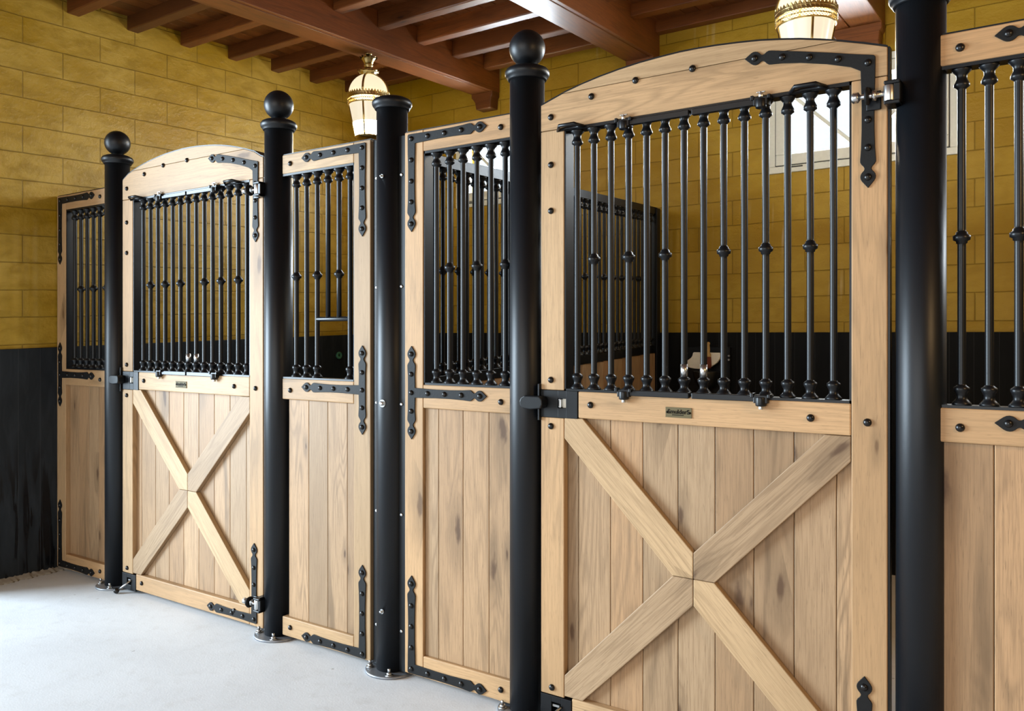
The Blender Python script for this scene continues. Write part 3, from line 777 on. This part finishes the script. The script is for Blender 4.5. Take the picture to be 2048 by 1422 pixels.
# ------------------------------------------------------------------ divider between the stalls
XD = -2.372
dv = thing('stall_divider', 'black grille over oak boards running back to the wall between the two stalls', 'partition', (XD, 0.1, 0))
dzf = lambda y, z: z + (y) * (0.050 - (z - 1.15) / 1.045 * 0.023)
yo = -0.1
def dbox(mb, x0, x1, y0, y1, z0, z1, g='y'):
    vs_zf = lambda x, y, z: dzf(y + 0.1, z)
    return mb.box(x0, x1, y0, y1, z0, z1, g, zf=vs_zf)
dbox(MB(), -.025, .025, 0.0, 2.56, 2.145, 2.195).build('top_rail', M['black'], dv, 0.002)
dbox(MB(), -.025, .025, 0.0, 2.56, 1.150, 1.200).build('bottom_rail', M['black'], dv, 0.002)
for i in range(43):
    y = 0.04 + 0.0598 * i
    z0, z1, zk = dzf(y + .1, 1.200), dzf(y + .1, 2.145), dzf(y + .1, 1.678)
    put('bar', bar_mesh(z0, z1, zk if i % 2 == 0 else None), dv, (0, y, 0))
pb = MB()
for i in range(20):
    a = 0.0 + 0.128 * i
    pb.box(-.018, .018, a + .0008, a + .1272, .02, dzf(a + .1, 1.150), 'z', random.random())
pb.build('plank_infill', M['oak'], dv, 0.002)
MB().box(-.035, .035, 2.53, 2.582, 0, 2.262).build('end_post', M['black'], dv, 0.003)
MB().box(-.028, .028, 0.001, 0.030, 0, 2.19).build('end_post', M['black'], dv, 0.003)

# ------------------------------------------------------------------ lanterns
def lantern(label, x, y, ztop, bandz, glass, drop):
    t = thing('lantern', label, 'lamp', (x, y, bandz), 'brass ceiling lanterns')
    R = 0.134
    zt_ = ztop - bandz
    # band at z=0; dome above, tapering glass below
    dome = [(0.030 + 0.135 * math.sin(a), max(.03, (R - .006) * math.cos(a))) for a in [PI / 2 * i / 12 for i in range(12)]]
    MB().lathe(dome + [(0.166, .035)], (0, 0, 0), 32, cap=False).build('glass_dome', M['glass_dome'], t)
    MB().lathe([(-drop * .62, .0985), (-.03, .124)], (0, 0, 0), 32, cap=False).build('glass_shade', M['glass_soft'], t)
    MB().lathe([(-drop, .060), (-drop, .082), (-drop * .62, .0985)], (0, 0, 0), 32, cap=False).build('lower_glass', glass, t)
    bd = MB()
    for z, r0, h in ((0.000, R, .005), (-.018, R - .001, .004), (.018, R, .006), (-.036, R - .006, .006)):
        bd.lathe([(z - h / 2, r0 - .003), (z - h / 2, r0 + .003), (z + h / 2, r0 + .003), (z + h / 2, r0 - .003), (z - h / 2, r0 - .003)], (0, 0, 0), 48, cap=False)
    nn_ = 60
    for (za, zb_) in ((-.034, -.020), (-.016, -.002)):
        for i in range(nn_):
            for s in (1, -1):
                a0 = 2 * PI * i / nn_; a1 = 2 * PI * (i + s) / nn_
                bd.tube((R * math.cos(a0), R * math.sin(a0), za), (R * math.cos(a1), R * math.sin(a1), zb_), .0014, 4)
    q = 44; vs = []; fs = []
    for i in range(q):                                       # zig-zag crest
        a0, am, a1 = [2 * PI * (i + k) / q for k in (0, .5, 1)]
        o = len(vs)
        for rr in (R + .002, R - .001):
            vs += [(rr * math.cos(a0), rr * math.sin(a0), .002), (rr * math.cos(a1), rr * math.sin(a1), .002), (rr * math.cos(a1), rr * math.sin(a1), .024), (rr * 1.02 * math.cos(am), rr * 1.02 * math.sin(am), .038), (rr * math.cos(a0), rr * math.sin(a0), .024)]
        fs += [tuple(o + k for k in range(5)), tuple(o + 5 + k for k in range(4, -1, -1)), (o + 2, o + 3, o + 8, o + 7), (o + 3, o + 4, o + 9, o + 8)]
    bd.add(vs, fs)
    bd.build('gallery_band', M['brass'], t)
    rb = MB()
    for k in range(4):
        a = math.radians(-62 + 90 * k); ca, sa = math.cos(a), math.sin(a)
        pts = [((r + .004) * ca, (r + .004) * sa, z) for z, r in dome] + [(.034 * ca, .034 * sa, .168)]
        rb.path(pts, .0075, 8)
        rb.path([((.126) * ca, (.126) * sa, -.03), ((.107) * ca, (.107) * sa, -drop * .55), ((.085) * ca, .085 * sa, -drop)], .0060, 8)
    rb.build('rib', M['brass'], t)
    MB().lathe([(-drop - .012, .02), (-drop - .010, .070), (-drop, .086), (-drop + .006, .086), (-drop + .008, .080)], (0, 0, 0), 32).build('bottom_ring', M['brass'], t)
    cr = MB()
    def scal(z0, h, r0, r1, n=12):
        vs = []; fs = []; m = n * 4
        for j in range(5):
            u_ = j / 4
            for i in range(m):
                a = 2 * PI * i / m; r = r0 + (r1 - r0) * u_ ** 1.3; wv = 0.5 + 0.5 * math.cos(n * a)
                r *= 1 + 0.16 * u_ * (wv - .5); vs.append((r * math.cos(a), r * math.sin(a), z0 + h * u_ - (0.012 * (1 - wv) * u_ ** 3) - (.01 if j == 4 else 0)))
        for j in range(4):
            for i in range(m): fs.append((j * m + i, j * m + (i + 1) % m, (j + 1) * m + (i + 1) % m, (j + 1) * m + i))
        fs.append(tuple(range(m))[::-1]); fs.append(tuple(4 * m + i for i in range(m)))
        cr.add(vs, fs, None, .3, True)
    scal(.150, .048, .040, .068); cr.lathe([(.185, .034), (.205, .026), (.212, .018), (.218, .028), (.226, .030), (.232, .022)], (0, 0, 0), 20)
    scal(.228, .060, .026, .056)
    cr.build('crown', M['brass'], t)
    ch = MB(); z = .292; k = 0
    while z < zt_ - .012:
        pts = []
        for i in range(12):
            a = 2 * PI * i / 12; u_, v_ = .0065 * math.cos(a), .0125 * math.sin(a)
            pts.append((u_, 0, z + v_) if k % 2 else (0, u_, z + v_))
        ch.path(pts, .0022, 6, True); z += .019; k += 1
    ch.lathe([(zt_ - .012, .006), (zt_ - .004, .022), (zt_, .022)], (0, 0, 0), 16)
    ch.build('chain', M['brass'], t)
    return t
lantern('lit brass lantern with opal dome hanging from a beam, over the flat-topped post', -3.79, 1.363, 3.178 + .037 * 1.363 - .004, 2.926, M['glass_bright'], 0.245)
lantern('brass lantern with pierced gallery band showing above the near gate, cut by the top edge', -1.015, 1.33, 3.115 + .037 * 1.33, 2.846, M['glass_bright'], 0.245)
# bare unseen warm lights: two over the aisle, one added to fill the stall
for (x, y, z, e) in ((1.35, -1.15, 2.2, 62), (-2.2, -2.9, 2.75, 16), (1.75, 1.35, 2.62, 22)):
    l = bpy.data.lights.new('unseen_warm_light', 'POINT'); l.energy = e; l.color = (1.0, 0.64, 0.30); l.shadow_soft_size = 0.12
    o = bpy.data.objects.new('unseen_warm_light', l); o.location = (x, y, z); COL.objects.link(o)

# ------------------------------------------------------------------ things inside the stalls
fd = thing('feed_bowl', 'white wall bowl in a black holder on the dark boards, seen through the near gate', 'bowl', (-2.0, 2.60, 1.1))
oc = lambda px_, py_: ((px_ - 630) * .000285 + .0, (650 - py_) * .000285 + .135)
wp = [oc(*q) for q in ((205, 735), (215, 770), (250, 800), (330, 828), (420, 842), (560, 850), (700, 842), (830, 792), (960, 705), (1030, 610), (1055, 540), (1052, 482), (1035, 472), (800, 470), (520, 466), (420, 466), (398, 480), (385, 540), (355, 590), (300, 630), (235, 680))]
MB().prism(wp, -.012, .012).build('bowl_liner', M['white'], fd, 0.004)
ho = MB(); ho.lathe([(-.10, .03), (-.085, .050), (-.03, .078), (.015, .084), (.022, .080)], (0.02, .0, .045), 24)
ho.box(-.16, .16, .05, .083, -.08, .22)
hb = ho.build('bowl_holder', M['black'], fd)
for q in ((-.135, .18), (.155, .165), (.155, .14), (-.115, .0), (.06, .03)):
    MB().lathe([(0, .008), (.006, .006)], (q[0], .05, q[1]), 10, (0, -1, 0)).build('bolt', M['chrome'], hb)
br = thing('brush', 'round brush with red-brown bristles and pale wooden handle standing in the white bowl', 'brush', (-1.955, 2.572, 1.185))
MB().lathe([(0, .019), (.02, .021), (.072, .0185), (.076, .016)], (0, 0, 0), 16).build('bristle_head', M['bristle'], br)
MB().lathe([(.074, .017), (.082, .018), (.095, .017), (.10, .011), (.13, .0115), (.150, .009), (.158, .012), (.166, .011), (.171, .004)], (0, 0, 0), 16).build('handle', M['handle'], br)
def ring_obj(label, loc, axis, r, parent_name='hose_ring'):
    t = MB()
    q = Vector((0, 0, 1)).rotation_difference(Vector(axis))
    prof_ = [(-.008, r * .40), (-.008, r * .9), (-.003, r), (.006, r), (.010, r * .85), (.008, r * .4), (-.008, r * .4)]
    t.lathe(prof_, (0, 0, 0), 22, axis, cap=False)
    o = t.build('wall_ring', M['green'], None, 0, loc); tag(o, label, 'ring', 'green rings on the black boards'); return o
ring_obj('dull green plastic ring on the black boards, seen through the feed-opening panel', (XL + .022, 2.275, 1.232), (1, 0, 0), .030)
ring_obj('small green ring on black boards, upper of two seen left of the near gate post', (-3.75, YB - .022, 1.295), (0, -1, 0), .030)
ring_obj('pale green ring low behind the double row of bars, just above the divider rail', (-4.06, YB - .022, 1.075), (0, -1, 0), .034)
